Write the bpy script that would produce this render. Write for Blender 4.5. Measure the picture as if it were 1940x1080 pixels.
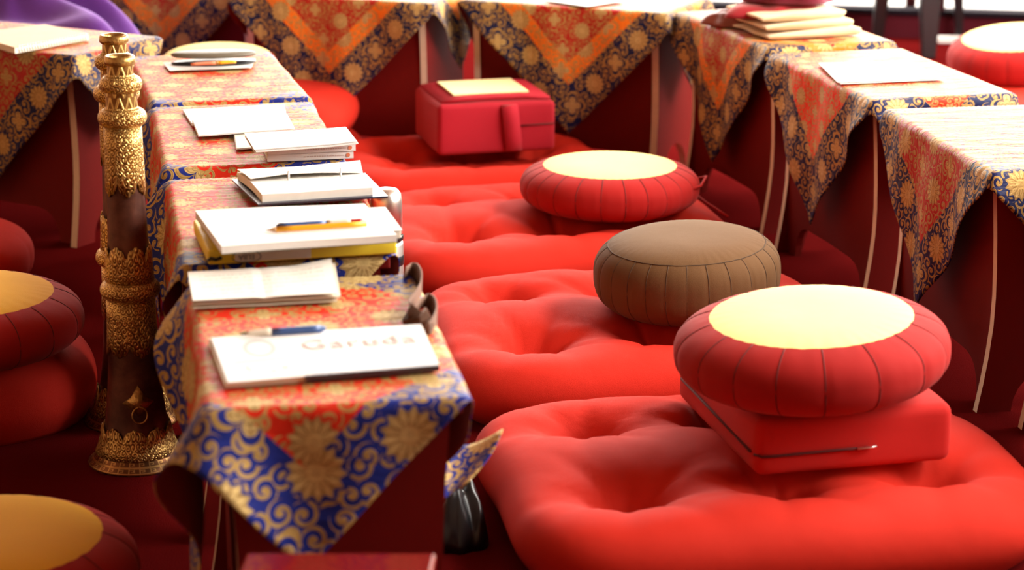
import bpy, bmesh, math, random
from mathutils import Vector, Matrix, noise
S = bpy.context.scene
for _o in list(bpy.data.objects): bpy.data.objects.remove(_o)
C = S.collection
PI = math.pi
# ------------------------------------------------------------------ camera
CAM_H, PITCH, FPX = 1.31, math.radians(15.45), 4260.0
cd = bpy.data.cameras.new('camera'); cam = bpy.data.objects.new('camera', cd); C.objects.link(cam)
cam.location = (0, 0, CAM_H); cam.rotation_euler = (PI/2 - PITCH, 0, 0)
cd.sensor_width = 36.0; cd.lens = 36.0*FPX/1940.0; cd.clip_end = 100
cd.dof.use_dof = True; cd.dof.focus_distance = 4.05; cd.dof.aperture_fstop = 4.0
S.camera = cam
# ------------------------------------------------------------------ light
S.view_settings.view_transform = 'Standard'; S.view_settings.look = 'None'
S.view_settings.gamma = 1.0; S.view_settings.use_curve_mapping = False
S.view_settings.exposure = 0.2
W = bpy.data.worlds.new('daylight'); S.world = W; W.use_nodes = True
_bg = W.node_tree.nodes['Background']
_bg.inputs['Color'].default_value = (1.0, 0.97, 0.92, 1); _bg.inputs['Strength'].default_value = 5.0
def window_light(name, loc, rot, sx, sy, power, col=(1, .95, .87)):
    l = bpy.data.lights.new(name, 'AREA'); l.shape = 'RECTANGLE'; l.size = sx; l.size_y = sy
    l.energy = power; l.color = col
    o = bpy.data.objects.new(name, l); C.objects.link(o); o.location = loc; o.rotation_euler = rot
    return o
window_light('back_window_daylight', (.3, 8.6, 1.75), (math.radians(-78), 0, 0), 4.6, 2.4, 330)
window_light('side_window_daylight', (2.5, 4.6, 1.95), (math.radians(62), 0, math.radians(90)), 4.8, 1.7, 370)
# ------------------------------------------------------------------ projection helper: a pixel of the photograph -> a point on the level z
def at(px, py, z):
    x = (px-970)/FPX; y = -(py-540)/FPX
    d = (x, math.cos(PITCH)+y*math.sin(PITCH), -math.sin(PITCH)+y*math.cos(PITCH))
    t = (z-CAM_H)/d[2]
    return Vector((d[0]*t, d[1]*t, z))
def az(deg):
    a = math.radians(deg); return Vector((math.sin(a), math.cos(a), 0))
# ------------------------------------------------------------------ node expressions
class X:
    def __init__(s, nt, v): s.nt = nt; s.v = v
    def op(s, kind, *a, clamp=False):
        n = s.nt.nodes.new('ShaderNodeMath'); n.operation = kind; n.use_clamp = clamp
        for i, q in enumerate((s,)+a):
            q = q.v if isinstance(q, X) else q
            if isinstance(q, (int, float)): n.inputs[i].default_value = q
            else: s.nt.links.new(q, n.inputs[i])
        return X(s.nt, n.outputs[0])
    def __add__(s, o): return s.op('ADD', o)
    __radd__ = __add__
    def __sub__(s, o): return s.op('SUBTRACT', o)
    def __rsub__(s, o): return s.k(o).op('SUBTRACT', s)
    def __mul__(s, o): return s.op('MULTIPLY', o)
    __rmul__ = __mul__
    def __truediv__(s, o): return s.op('DIVIDE', o)
    def k(s, c): return X(s.nt, c)
    def abs(s): return s.op('ABSOLUTE')
    def fr(s): return s.op('FRACT')
    def fl(s): return s.op('FLOOR')
    def lt(s, o): return s.op('LESS_THAN', o)
    def gt(s, o): return s.op('GREATER_THAN', o)
    def mx(s, o): return s.op('MAXIMUM', o)
    def mn(s, o): return s.op('MINIMUM', o)
    def sn(s): return s.op('SINE')
    def cs(s): return s.op('COSINE')
    def pw(s, o): return s.op('POWER', o)
    def inv(s): return s.op('MULTIPLY_ADD', -1.0, 1.0, clamp=True)
    def step(s, a, b):                                  # smooth 0..1 between a and b
        n = s.nt.nodes.new('ShaderNodeMapRange'); n.interpolation_type = 'SMOOTHSTEP'
        s.nt.links.new(s.v, n.inputs[0]); n.inputs[1].default_value = a; n.inputs[2].default_value = b
        return X(s.nt, n.outputs[0])
def hyp(a, b): return (a*a+b*b).op('SQRT')
def at2(a, b): return a.op('ARCTAN2', b)
def comb(nt, x, y, z=0.0):
    n = nt.nodes.new('ShaderNodeCombineXYZ')
    for i, q in enumerate((x, y, z)):
        if isinstance(q, X) and not isinstance(q.v, (int, float)): nt.links.new(q.v, n.inputs[i])
        else: n.inputs[i].default_value = q.v if isinstance(q, X) else q
    return n.outputs[0]
def sep(nt, vec):
    n = nt.nodes.new('ShaderNodeSeparateXYZ'); nt.links.new(vec, n.inputs[0])
    return [X(nt, n.outputs[i]) for i in range(3)]
def mixc(nt, fac, a, b):
    n = nt.nodes.new('ShaderNodeMix'); n.data_type = 'RGBA'
    for sock, q in ((n.inputs[0], fac), (n.inputs[6], a), (n.inputs[7], b)):
        if isinstance(q, X): q = q.v
        if isinstance(q, (int, float)): sock.default_value = q
        elif isinstance(q, (tuple, list)): sock.default_value = tuple(q)+(1,)*(4-len(q))
        else: nt.links.new(q, sock)
    return n.outputs[2]
def nz(nt, vec, scale, detail=2.0, rough=.5):
    n = nt.nodes.new('ShaderNodeTexNoise'); n.inputs['Scale'].default_value = scale
    n.inputs['Detail'].default_value = detail; n.inputs['Roughness'].default_value = rough
    if vec is not None: nt.links.new(vec, n.inputs['Vector'])
    return X(nt, n.outputs[0])
def coords(nt, kind): return nt.nodes.new('ShaderNodeTexCoord').outputs[kind]
def new_mat(name):
    m = bpy.data.materials.new(name); m.use_nodes = True
    nt = m.node_tree; return m, nt, nt.nodes['Principled BSDF']
def setp(nt, b, **kw):
    names = dict(col='Base Color', rough='Roughness', metal='Metallic', spec='Specular IOR Level', sheen='Sheen Weight',
                 sheen_r='Sheen Roughness', sheen_t='Sheen Tint', coat='Coat Weight', coat_r='Coat Roughness', tr='Transmission Weight', aniso='Anisotropic')
    for k, q in kw.items():
        s = b.inputs[names[k]]
        if isinstance(q, X): q = q.v
        if isinstance(q, (int, float)): s.default_value = q
        elif isinstance(q, (tuple, list)): s.default_value = tuple(q)+(1,)*(4-len(q))
        else: nt.links.new(q, s)
def bump(nt, b, h, strength=.3, dist=.002):
    n = nt.nodes.new('ShaderNodeBump'); n.inputs['Strength'].default_value = strength; n.inputs['Distance'].default_value = dist
    nt.links.new(h.v, n.inputs['Height']); nt.links.new(n.outputs[0], b.inputs['Normal'])
def srgb(r, g, b):
    f = lambda c: (c/255/12.92) if c/255 <= .04045 else ((c/255+.055)/1.055)**2.4
    return (f(r), f(g), f(b))
def plain(name, col, rough=.6, **kw):
    m, nt, b = new_mat(name)
    n = nz(nt, coords(nt, 'Object'), 60, 3)
    dk = tuple(c*.86 for c in col)
    setp(nt, b, col=mixc(nt, n, dk, col), rough=rough, **kw); return m
def fabric(name, col, rough=.85, sheen=.06, tint=None, fine=900, wr=18, wstr=.25):
    m, nt, b = new_mat(name); o = coords(nt, 'Object')
    weave = nz(nt, o, fine, 1); wrk = nz(nt, o, wr, 3)
    dk = tuple(c*.88 for c in col)
    setp(nt, b, col=mixc(nt, wrk, dk, col), rough=rough, sheen=sheen, sheen_r=.5, sheen_t=tint or (1, .6, .55), spec=.2)
    bump(nt, b, weave*.15+wrk, wstr, .006); return m
# ------------------------------------------------------------------ brocade
GOLD, GOLD2 = (.42, .265, .085), (.20, .11, .03)
def scroll(nt, p, q):
    """curling gold tendrils with lotus and four-petal flowers; p, q in motif units"""
    wob = nz(nt, comb(nt, p, q), 1.3, 1)
    v = nt.nodes.new('ShaderNodeTexVoronoi'); v.voronoi_dimensions = '2D'; v.inputs['Scale'].default_value = 1.0; v.inputs['Randomness'].default_value = .62
    nt.links.new(comb(nt, p, q), v.inputs['Vector'])
    vx, vy, _ = sep(nt, v.outputs['Position']); rnd, rnd2, _ = sep(nt, v.outputs['Color'])
    lx, ly = p-vx, q-vy
    r, th = hyp(lx, ly), at2(ly, lx)
    sg = rnd.gt(.5)*2.0-1.0
    t = (r*2.35+sg*th*(1/(2*PI))+rnd2).fr()
    line = ((t-.5).abs()*2.0)                                # 0 on the line
    curl = line.step(.43, .35)*r.lt(.60)
    core = r.step(.15, .12)
    gold = curl.mx(core)
    inner = line.step(.08, .15).inv()*r.lt(.60)              # darker vein along each tendril
    # large flowers
    M = 3.6
    P, Q = p/M, q/M
    row = Q.fl()
    P2 = P+row.op('FLOORED_MODULO', 2.0)*.5
    fx, fy = (P2.fr()-.5)*M, (Q.fr()-.5)*M
    kind = (P2.fl()+row*.5).fl().op('FLOORED_MODULO', 2.0)
    R, T = hyp(fx, fy), at2(fy, fx)
    ro = (T*6.5).sn().abs()
    Rl = ro*-.28+1.28
    Rc = (T*2.0).sn().abs().pw(.9)*.62+.34
    RR = kind*Rl+kind.inv()*Rc
    rel = R/RR
    fl = rel.lt(1.0)
    lin1 = kind*(ro.gt(.90)*R.gt(.40)+((rel*2.6+ro*.5).fr()-.5).abs().lt(.11)).mn(1.0)
    lin2 = kind.inv()*(((T*4.0).sn().abs()).lt(.25)*R.gt(.25)+((rel*3.0).fr()-.5).abs().lt(.13)).mn(1.0)
    petal_line = (lin1+lin2).mn(1.0).mx(rel.gt(.90)*rel.lt(.96)*kind)*fl
    gap = rel.lt(1.18)
    rim = rel.gt(1.34)*rel.lt(1.62)*kind.inv()
    clear = rel.lt(1.34)*kind.inv()
    clear = clear.mx(gap)
    bg = gold*clear.inv()
    bg = bg.mx(rim)
    g = bg.mx(fl)
    dark = (inner*bg*.55).mx(petal_line*.75)
    return g, dark, fl, wob
def brocade(name, center, border, band=None, rc=.363, rb=.0, sc=.021, sb=.027, gold=GOLD, gold2=GOLD2, gmul=1.0, satin=.14, wrinkle=1.0, rough=.46, seed=(31.3, 17.9)):
    m, nt, b = new_mat(name)
    u, v, _ = sep(nt, coords(nt, 'UV'))
    u0, v0 = u-10.0, v-10.0
    zone = u0.abs()+v0.abs()
    p, q = (u0+v0)*.7071, (u0-v0)*.7071
    inb = zone.gt(rc)
    sel = (inb*(1/sb)+inb.inv()*(1/sc))
    g, dark, fl, wob = scroll(nt, p*sel+seed[0], q*sel+seed[1])
    ground = mixc(nt, inb, center, border)
    if band is not None:
        ground = mixc(nt, zone.gt(rc)*zone.lt(rb), ground, band)
    gc = mixc(nt, dark, gold, gold2)
    gc = mixc(nt, fl*dark.inv()*.8, gc, (gold[0]*1.4, gold[1]*1.6, gold[2]*2.1))
    col = mixc(nt, g*gmul, ground, gc)
    thread = nz(nt, comb(nt, p*1600.0, q*420.0), 1.0, 1)
    rip = nz(nt, comb(nt, u0*34.0, v0*9.0), 1.0, 3, .6)
    rip2 = nz(nt, comb(nt, u0*120.0, v0*40.0), 1.0, 2, .5)
    setp(nt, b, col=col, rough=(g*.10+rough), spec=satin, metal=g*.2)
    bump(nt, b, rip*wrinkle+rip2*(.12*wrinkle)+thread*.02+g*.05-dark*.05, .8, .007)
    return m
NAVY, RED, ORANGE, BLACKBLUE = (.018, .028, .20), (.60, .028, .012), (.78, .17, .01), (.010, .012, .035)
DARKRED = (.38, .014, .009)
M_cloth_left = brocade('brocade_red_blue', RED, NAVY, sc=.027, sb=.030, seed=(43.2, 24.56), satin=.04)
M_cloth_back = brocade('brocade_red_orange_blue', DARKRED, (.009, .012, .05), band=ORANGE, rc=.30, rb=.36, sc=.020, sb=.024, gold=(.40, .23, .065), gold2=(.18, .09, .02))
M_cloth_bright = brocade('brocade_scarlet_blue', (.74, .036, .012), (.009, .012, .06), sc=.018, sb=.024, rc=.345, gold=(.42, .24, .08))
M_cloth_near = brocade('brocade_crimson_blue', DARKRED, (.009, .011, .06), sc=.023, sb=.024, gold=(.38, .21, .055), gold2=(.17, .08, .02))
M_lining = fabric('red_cloth_lining', (.20, .008, .005), sheen=.1)
# ------------------------------------------------------------------ other materials
M_mat = fabric('red_cotton', (.56, .019, .007), wr=11, wstr=.5, sheen=.0)
M_zafu_red = fabric('red_cotton_pleated', (.35, .007, .005), wr=14, sheen=.07)
M_block = fabric('red_canvas', (.50, .014, .010), wr=10, sheen=.07)
M_pinkred = fabric('crimson_cotton', (.36, .008, .018), wr=12, sheen=.10)
M_yellow = fabric('yellow_cotton', (.93, .73, .27), sheen=.05, tint=(1, .9, .6), wr=12)
M_yellow2 = fabric('orange_yellow_cotton', (.80, .42, .016), sheen=.05, tint=(1, .9, .6), wr=12)
M_patch = fabric('pale_yellow_cotton', (.90, .78, .38), sheen=.1, tint=(1, 1, .8))
M_brown = fabric('tan_cotton', (.125, .058, .019), sheen=.05, tint=(1, .9, .7), wr=12)
M_seam = plain('seam_thread', (.10, .005, .004), .9)
M_seam_brown = plain('seam_thread_brown', (.065, .032, .012), .9)
M_lacquer = plain('dark_red_lacquer', (.16, .007, .005), .6, spec=.12)
M_ply = plain('pale_plywood_edge', (.80, .66, .48), .7)
M_redbox = plain('glossy_red_lacquer', (.20, .008, .010), .16, spec=.5, coat=.4)
M_paper = plain('white_paper', (.86, .84, .80), .75, spec=.2)
M_cream = plain('cream_paper', (.80, .72, .58), .75, spec=.2)
M_navy = plain('navy_vinyl', (.012, .016, .045), .35)
M_black = plain('black_plastic', (.008, .008, .010), .32)
M_yfold = plain('yellow_card', (.90, .68, .035), .5)
M_blue = plain('blue_plastic', (.05, .11, .30), .3)
M_pencil = plain('yellow_paint', (.90, .42, .01), .35)
M_wood = plain('bare_pencil_wood', (.55, .33, .17), .7)
M_graph = plain('graphite', (.05, .05, .06), .4)
M_redp = plain('red_plastic', (.4, .01, .01), .3)
M_beige = fabric('beige_wool', (.66, .47, .27), sheen=.2, tint=(1, .9, .8))
M_maroon = fabric('maroon_fleece', (.30, .010, .016), sheen=.4, wr=16, wstr=.5)
M_burg = fabric('burgundy_jacket', (.16, .006, .022), sheen=.5, tint=(1, .5, .6), wr=20, wstr=.6)
M_purple = fabric('purple_wool', (.10, .018, .20), sheen=.5, tint=(.7, .5, 1), wr=14, wstr=.5)
M_strap = fabric('brown_webbing', (.16, .075, .045), sheen=.3, tint=(1, .8, .7))
M_steel, _nt, _b = new_mat('brushed_steel'); setp(_nt, _b, col=(.74, .70, .66), metal=1.0, rough=nz(_nt, coords(_nt, 'Object'), 30)*.1+.30)
M_grey = plain('grey_leather', (.16, .14, .10), .5)
M_ink = plain('pale_print_ink', (.62, .50, .46), .8)
M_ink2 = plain('grey_print_ink', (.12, .12, .14), .8)
M_logo = plain('orange_logo_ink', (.72, .22, .10), .7)
def paper_lines(name, base, ink, freq, amount, axis=1):
    m, nt, b = new_mat(name)
    u, v, _ = sep(nt, coords(nt, 'UV'))
    line = ((v*freq).fr()-.5).abs().lt(.20)
    word = nz(nt, comb(nt, u*90.0, (v*freq).fl()*7.3), 1.0, 2).step(.42, .52)
    edge = u.gt(.07)*u.lt(.93)*v.gt(.08)*v.lt(.92)
    sm = nz(nt, comb(nt, u*2.0, v*2.0), 1.3, 1)
    f = line*word*edge*amount
    c = mixc(nt, f, base, ink)
    setp(nt, b, col=c, rough=.75, spec=.2)
    bump(nt, b, sm, .3, .004); return m
M_text = paper_lines('paper_with_faint_lines', (.86, .82, .74), (.45, .40, .36), 8.0, .45)
M_text2 = paper_lines('ruled_paper', (.87, .84, .79), (.55, .52, .50), 16.0, .30)
# newspaper: pale front page with grey-blue picture, red rule
M_news, _nt, _b = new_mat('newsprint_front_page')
_u, _v, _ = sep(_nt, coords(_nt, 'UV'))
_cl = nz(_nt, comb(_nt, _u*7.0, _v*4.0), 1.0, 4, .6)
_pic = _u.gt(.40)*(_v+_cl*.25).lt(.42)
_c = mixc(_nt, _pic, (.86, .83, .80), mixc(_nt, _cl.step(.35, .65), (.62, .66, .72), (.86, .85, .84)))
_c = mixc(_nt, ((_v-.40-_u*.05).abs()).lt(.012)*_u.gt(.06)*_u.lt(.36), _c, (.50, .20, .20))
_c = mixc(_nt, (hyp((_u-.20)*2.6, _v-.68)-.17).abs().lt(.035)*_cl.gt(.40), _c, (.62, .52, .50))
_c = mixc(_nt, nz(_nt, comb(_nt, _u*30.0, _v*16.0), 1.0, 3).gt(.56)*_u.gt(.10)*_u.lt(.33)*_v.gt(.14)*_v.lt(.30), _c, (.62, .62, .40))
setp(_nt, _b, col=_c, rough=.7, spec=.2)
M_picture = plain('dark_photo_print', (.05, .022, .03), .5)
# copper, aged gold
M_copper, _nt, _b = new_mat('aged_copper')
_o = coords(_nt, 'Object'); _n = nz(_nt, _o, 14, 5, .65); _n2 = nz(_nt, _o, 160, 3)
setp(_nt, _b, col=mixc(_nt, _n.step(.35, .7), (.075, .030, .022), (.21, .085, .055)), metal=.75, rough=_n2*.2+.28)
bump(_nt, _b, _n2, .1, .001)
def gilt(name, k, strength=.55, base=(.74, .49, .16), low=(.24, .11, .03)):
    m, nt, b = new_mat(name)
    u, v, _ = sep(nt, coords(nt, 'UV'))
    if k == 'scroll':
        p, q = u*105.0, v*105.0
        vo = nt.nodes.new('ShaderNodeTexVoronoi'); vo.voronoi_dimensions = '2D'; vo.inputs['Scale'].default_value = 1.0; vo.inputs['Randomness'].default_value = .45
        nt.links.new(comb(nt, p, q), vo.inputs['Vector'])
        vx, vy, _ = sep(nt, vo.outputs['Position']); r1, r2, _ = sep(nt, vo.outputs['Color'])
        lx, ly = p-vx, q-vy
        r, th = hyp(lx, ly), at2(ly, lx)
        t = (r*2.2+(r1.gt(.5)*2.0-1.0)*th*(1/(2*PI))+r2).fr()
        h = ((t-.5).abs()*2.0).step(.85, .25)
    elif k == 'key':                                          # Greek key border
        f = (u*52.0).fr(); g = (v*83.0).fr()
        a = (g.lt(.16)+g.gt(.84)).mn(1.0)
        a = a.mx(f.gt(.08)*f.lt(.2)*g.gt(.1)); a = a.mx(f.gt(.08)*f.lt(.62)*g.gt(.62)*g.lt(.74))
        a = a.mx(f.gt(.50)*f.lt(.62)*g.gt(.36)*g.lt(.70)); a = a.mx(f.gt(.32)*f.lt(.62)*g.gt(.34)*g.lt(.44))
        h = a
    elif k == 'zig':
        h = (((u*60.0).fr()-.5).abs()*2.0-(v*40.0).fr()).abs().step(.35, .1)
    else:
        h = nz(nt, coords(nt, 'Object'), 220, 3)
    g2 = nz(nt, coords(nt, 'Object'), 40, 3)
    setp(nt, b, col=mixc(nt, h*(g2*.6+.6), low, base), metal=.9, rough=.34)
    bump(nt, b, h, strength, .0035); return m
M_gilt = gilt('embossed_gilt', 'scroll'); M_gilt_key = gilt('gilt_greek_key', 'key', .8, (.50, .27, .09), (.17, .07, .03))
M_gilt_zig = gilt('gilt_chevron', 'zig'); M_gilt_plain = gilt('worn_gilt', 'plain', .3)
M_carpet, _nt, _b = new_mat('dark_red_carpet')
_o = coords(_nt, 'Object'); _n = nz(_nt, _o, 420, 2); _n2 = nz(_nt, _o, 5, 4)
setp(_nt, _b, col=mixc(_nt, _n*.5+_n2*.5, (.065, .003, .003), (.105, .005, .005)), rough=1.0, spec=0.0)
bump(_nt, _b, _n, .5, .004)
M_wall = plain('plaster_wall', (.58, .36, .22), .9)
M_frame = plain('maroon_window_frame', (.075, .006, .012), .8, spec=.1)
M_sill = plain('dark_frame_rail', (.010, .006, .010), .9, spec=.1)
M_ceil = plain('painted_ceiling', (.30, .17, .10), .9)
M_glass, _nt, _b = new_mat('window_glass')
for _n in list(_nt.nodes): _nt.nodes.remove(_n)
_out = _nt.nodes.new('ShaderNodeOutputMaterial'); _tr = _nt.nodes.new('ShaderNodeBsdfTransparent'); _gl = _nt.nodes.new('ShaderNodeBsdfGlossy')
_gl.inputs['Roughness'].default_value = .02; _mx = _nt.nodes.new('ShaderNodeMixShader'); _mx.inputs[0].default_value = .06
_nt.links.new(_tr.outputs[0], _mx.inputs[1]); _nt.links.new(_gl.outputs[0], _mx.inputs[2]); _nt.links.new(_mx.outputs[0], _out.inputs[0])
# ------------------------------------------------------------------ object helpers
def tag(o, label=None, cat=None, group=None, kind=None):
    if label: o['label'] = label
    if cat: o['category'] = cat
    if group: o['group'] = group
    if kind: o['kind'] = kind
    return o
def empty(name, loc, label, cat, group=None, rot=(0, 0, 0)):
    o = bpy.data.objects.new(name, None); C.objects.link(o); o.location = loc; o.rotation_euler = rot; o.empty_display_size = .05
    return tag(o, label, cat, group)
def obj(name, bm, mats, parent=None, loc=None, rot=None, smooth=True, sub=0, bevel=0, fix=True):
    me = bpy.data.meshes.new(name)
    if fix: bmesh.ops.recalc_face_normals(bm, faces=bm.faces)
    bm.to_mesh(me); bm.free()
    for m in (mats if isinstance(mats, (list, tuple)) else [mats]): me.materials.append(m)
    if smooth:
        for p in me.polygons: p.use_smooth = True
    o = bpy.data.objects.new(name, me); C.objects.link(o)
    if parent is not None: o.parent = parent
    if loc is not None: o.location = loc
    if rot is not None: o.rotation_euler = rot
    if bevel:
        b = o.modifiers.new('bevel', 'BEVEL'); b.width = bevel; b.segments = 3; b.limit_method = 'ANGLE'; b.angle_limit = .6
    if sub:
        s = o.modifiers.new('sub', 'SUBSURF'); s.levels = sub; s.render_levels = sub
    return o
def box(bm, lo, hi, M=None):
    vs = [bm.verts.new(((lo[0], hi[0])[i & 1], (lo[1], hi[1])[i >> 1 & 1], (lo[2], hi[2])[i >> 2 & 1])) for i in range(8)]
    for f in ((0, 1, 3, 2), (4, 6, 7, 5), (0, 4, 5, 1), (1, 5, 7, 3), (3, 7, 6, 2), (2, 6, 4, 0)): bm.faces.new([vs[i] for i in f])
    if M is not None:
        for v in vs: v.co = M @ v.co
    return vs
def prism(bm, pts, axis, a, b):
    """outline pts (2-D) extruded from a to b along axis 'x' or 'y' or 'z'"""
    def mk(p, d): return {'x': (d, p[0], p[1]), 'y': (p[0], d, p[1]), 'z': (p[0], p[1], d)}[axis]
    A = [bm.verts.new(mk(p, a)) for p in pts]; B = [bm.verts.new(mk(p, b)) for p in pts]; n = len(pts)
    bm.faces.new(A[::-1]); bm.faces.new(B)
    side = []
    for i in range(n): side.append(bm.faces.new((A[i], A[(i+1) % n], B[(i+1) % n], B[i])))
    return side
def lathe(bm, prof, seg=64, cap0=True, cap1=True, fn=None):
    uv = bm.loops.layers.uv.verify()
    rings = []; L = 0.0; Ls = []
    for i, (r, z) in enumerate(prof):
        if i: L += math.hypot(r-prof[i-1][0], z-prof[i-1][1])
        Ls.append(L); ring = []
        for k in range(seg):
            a = 2*PI*k/seg; rr, zz = (r, z) if fn is None else fn(i, a, r, z)
            ring.append(bm.verts.new((rr*math.cos(a), rr*math.sin(a), zz)))
        rings.append(ring)
    rm = max(p[0] for p in prof)
    for i in range(len(prof)-1):
        for k in range(seg):
            k2 = (k+1) % seg
            f = bm.faces.new((rings[i][k], rings[i][k2], rings[i+1][k2], rings[i+1][k]))
            for lp, (kk, ii) in zip(f.loops, ((k, i), (k+1, i), (k+1, i+1), (k, i+1))): lp[uv].uv = (2*PI*rm*kk/seg, Ls[ii])
    if cap0: bm.faces.new(rings[0][::-1])
    if cap1: bm.faces.new(rings[-1])
def tube(bm, pts, r, seg=10, rf=None, flat=1.0, caps=True):
    pts = [Vector(p) for p in pts]; n = len(pts); rings = []
    up = Vector((0, 0, 1)); 
    for i, p in enumerate(pts):
        t = (pts[min(i+1, n-1)]-pts[max(i-1, 0)]).normalized()
        a = t.cross(up)
        if a.length < 1e-4: a = t.cross(Vector((1, 0, 0)))
        a.normalize(); b = a.cross(t).normalized(); rr = r if rf is None else r*rf(i/(n-1))
        rings.append([bm.verts.new(p+a*rr*math.cos(2*PI*k/seg)+b*rr*flat*math.sin(2*PI*k/seg)) for k in range(seg)])
    for i in range(n-1):
        for k in range(seg):
            bm.faces.new((rings[i][k], rings[i][(k+1) % seg], rings[i+1][(k+1) % seg], rings[i+1][k]))
    if caps: bm.faces.new(rings[0][::-1]); bm.faces.new(rings[-1])
def ribbon(bm, pts, w, th=.0016, wdir=Vector((0, 1, 0)), tw=0.0):
    pts = [Vector(p) for p in pts]; n = len(pts); R = []
    for i, p in enumerate(pts):
        tn = (pts[min(i+1, n-1)]-pts[max(i-1, 0)]).normalized(); wv = (wdir-tn*wdir.dot(tn)).normalized()
        wv = Matrix.Rotation(tw*i/(n-1), 3, tn) @ wv; nn = tn.cross(wv)
        R.append([bm.verts.new(p+wv*(a*w/2)+nn*(b*th/2)) for a, b in ((-1, -1), (1, -1), (1, 1), (-1, 1))])
    for i in range(n-1):
        for k in range(4): bm.faces.new((R[i][k], R[i][(k+1) % 4], R[i+1][(k+1) % 4], R[i+1][k]))
    bm.faces.new(R[0][::-1]); bm.faces.new(R[-1])
def slab(bm, q, z, h, nu=12, nv=8, zf=None, bow=0.0, lo=0):
    """sheet or block over the four corners q (front-left, front-right, back-right, back-left), z..z+h; zf(u,v) lifts it; uv 0..1"""
    uv = bm.loops.layers.uv.verify()
    def P(u, v, zz):
        a = q[0].lerp(q[1], u); b = q[3].lerp(q[2], u); p = a.lerp(b, v)
        return Vector((p.x, p.y, zz+(zf(u, v) if zf else 0.0)))
    T = [[bm.verts.new(P(i/nu, j/nv, z+h)) for i in range(nu+1)] for j in range(nv+1)]
    B = [[bm.verts.new(P(i/nu, j/nv, z)) for i in range(nu+1)] for j in range(nv+1)]
    def F(vs, uvs, mi=0):
        f = bm.faces.new(vs); f.material_index = mi
        for l, c in zip(f.loops, uvs): l[uv].uv = c
    for j in range(nv):
        for i in range(nu):
            c = [(i/nu, j/nv), ((i+1)/nu, j/nv), ((i+1)/nu, (j+1)/nv), (i/nu, (j+1)/nv)]
            F((T[j][i], T[j][i+1], T[j+1][i+1], T[j+1][i]), c)
            F((B[j][i], B[j+1][i], B[j+1][i+1], B[j][i+1]), [c[0], c[3], c[2], c[1]], lo)
    z4 = [(0, 0)]*4
    for i in range(nu):
        F((B[0][i], B[0][i+1], T[0][i+1], T[0][i]), z4, lo); F((B[nv][i+1], B[nv][i], T[nv][i], T[nv][i+1]), z4, lo)
    for j in range(nv):
        F((B[j+1][0], B[j][0], T[j][0], T[j+1][0]), z4, lo); F((B[j][nu], B[j+1][nu], T[j+1][nu], T[j][nu]), z4, lo)
def centre(q): return sum((Vector(p) for p in q), Vector())/len(q)
def quad(pix, z):                                       # four photograph pixels on the level z
    return [at(x, y, z) for x, y in pix]
def piece(name, q, z, h, mats, parent=None, origin=None, smooth=False, bevel=0, **kw):
    """slab made about origin"""
    bm = bmesh.new(); o = origin if origin is not None else Vector((*centre(q).xy, z))
    slab(bm, [Vector((p.x-o.x, p.y-o.y, 0)) for p in q], z-o.z, h, **kw)
    return obj(name, bm, mats, parent, None if parent else o, smooth=smooth, bevel=bevel)
# ------------------------------------------------------------------ the room
wa, wb = at(1600, 66, 0), at(1940, 77, 0)
wd = (wb-wa).normalized(); wn = Vector((wd.y, -wd.x, 0))     # wn points towards the camera
WROT = math.atan2(wd.y, wd.x)
FL, FR, BK, FT, CH = -3.6, 2.6, 8.2, -1.6, 3.0
bm = bmesh.new(); box(bm, (FL, FT, -.1), (FR, BK+.1, 0)); tag(obj('floor', bm, M_carpet, smooth=False), kind='structure')
bm = bmesh.new(); box(bm, (FL, FT, CH), (FR, BK+.4, CH+.1)); tag(obj('ceiling', bm, M_ceil, smooth=False), kind='structure')
bm = bmesh.new(); box(bm, (FL-.12, FT, 0), (FL, BK+.4, CH)); tag(obj('wall_left', bm, M_wall, smooth=False), kind='structure')
bm = bmesh.new(); box(bm, (FL, FT-.12, 0), (FR, FT, CH)); tag(obj('wall_front', bm, M_wall, smooth=False), kind='structure')
bm = bmesh.new(); box(bm, (-6, BK+.55, -.16), (8, BK+9, -.06)); tag(obj('added_terrace_1', bm, plain('pale_terrace_paving', (.75, .73, .70), .8), smooth=False), kind='structure')  # pale ground added outside to make the view through the windows bright
# right wall with one long window
bm = bmesh.new()
box(bm, (FR, FT, 0), (FR+.12, 2.2, CH)); box(bm, (FR, 7.0, 0), (FR+.12, BK+.4, CH)); box(bm, (FR, 2.2, 0), (FR+.12, 7.0, .6)); box(bm, (FR, 2.2, 2.7), (FR+.12, 7.0, CH))
tag(obj('wall_right', bm, M_wall, smooth=False), kind='structure')
def window(name, loc, rotz, w, h, n, rail=.085):
    t = bpy.data.objects.new(name, None); C.objects.link(t); t.location = loc; t.rotation_euler = (0, 0, rotz); t['kind'] = 'structure'
    bm = bmesh.new()
    box(bm, (0, -.03, 0), (w, .05, rail)); box(bm, (0, -.03, h-.07), (w, .05, h))
    for i in range(n+1):
        c = w*i/n; box(bm, (max(0, c-.035), -.031, rail), (min(w, c+.035), .051, h-.07))
    obj('window_frame', bm, M_frame, t, smooth=False)
    bm = bmesh.new(); box(bm, (0, -.04, rail), (w, .052, rail+.018)); obj('window_rail', bm, M_sill, t, smooth=False)
    bm = bmesh.new(); box(bm, (.03, .008, rail), (w-.03, .014, h-.07)); obj('window_pane', bm, M_glass, t, smooth=False)
    return t
window('window_2', (FR+.03, 2.2, .6), PI/2, 4.8, 2.1, 4)
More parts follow.
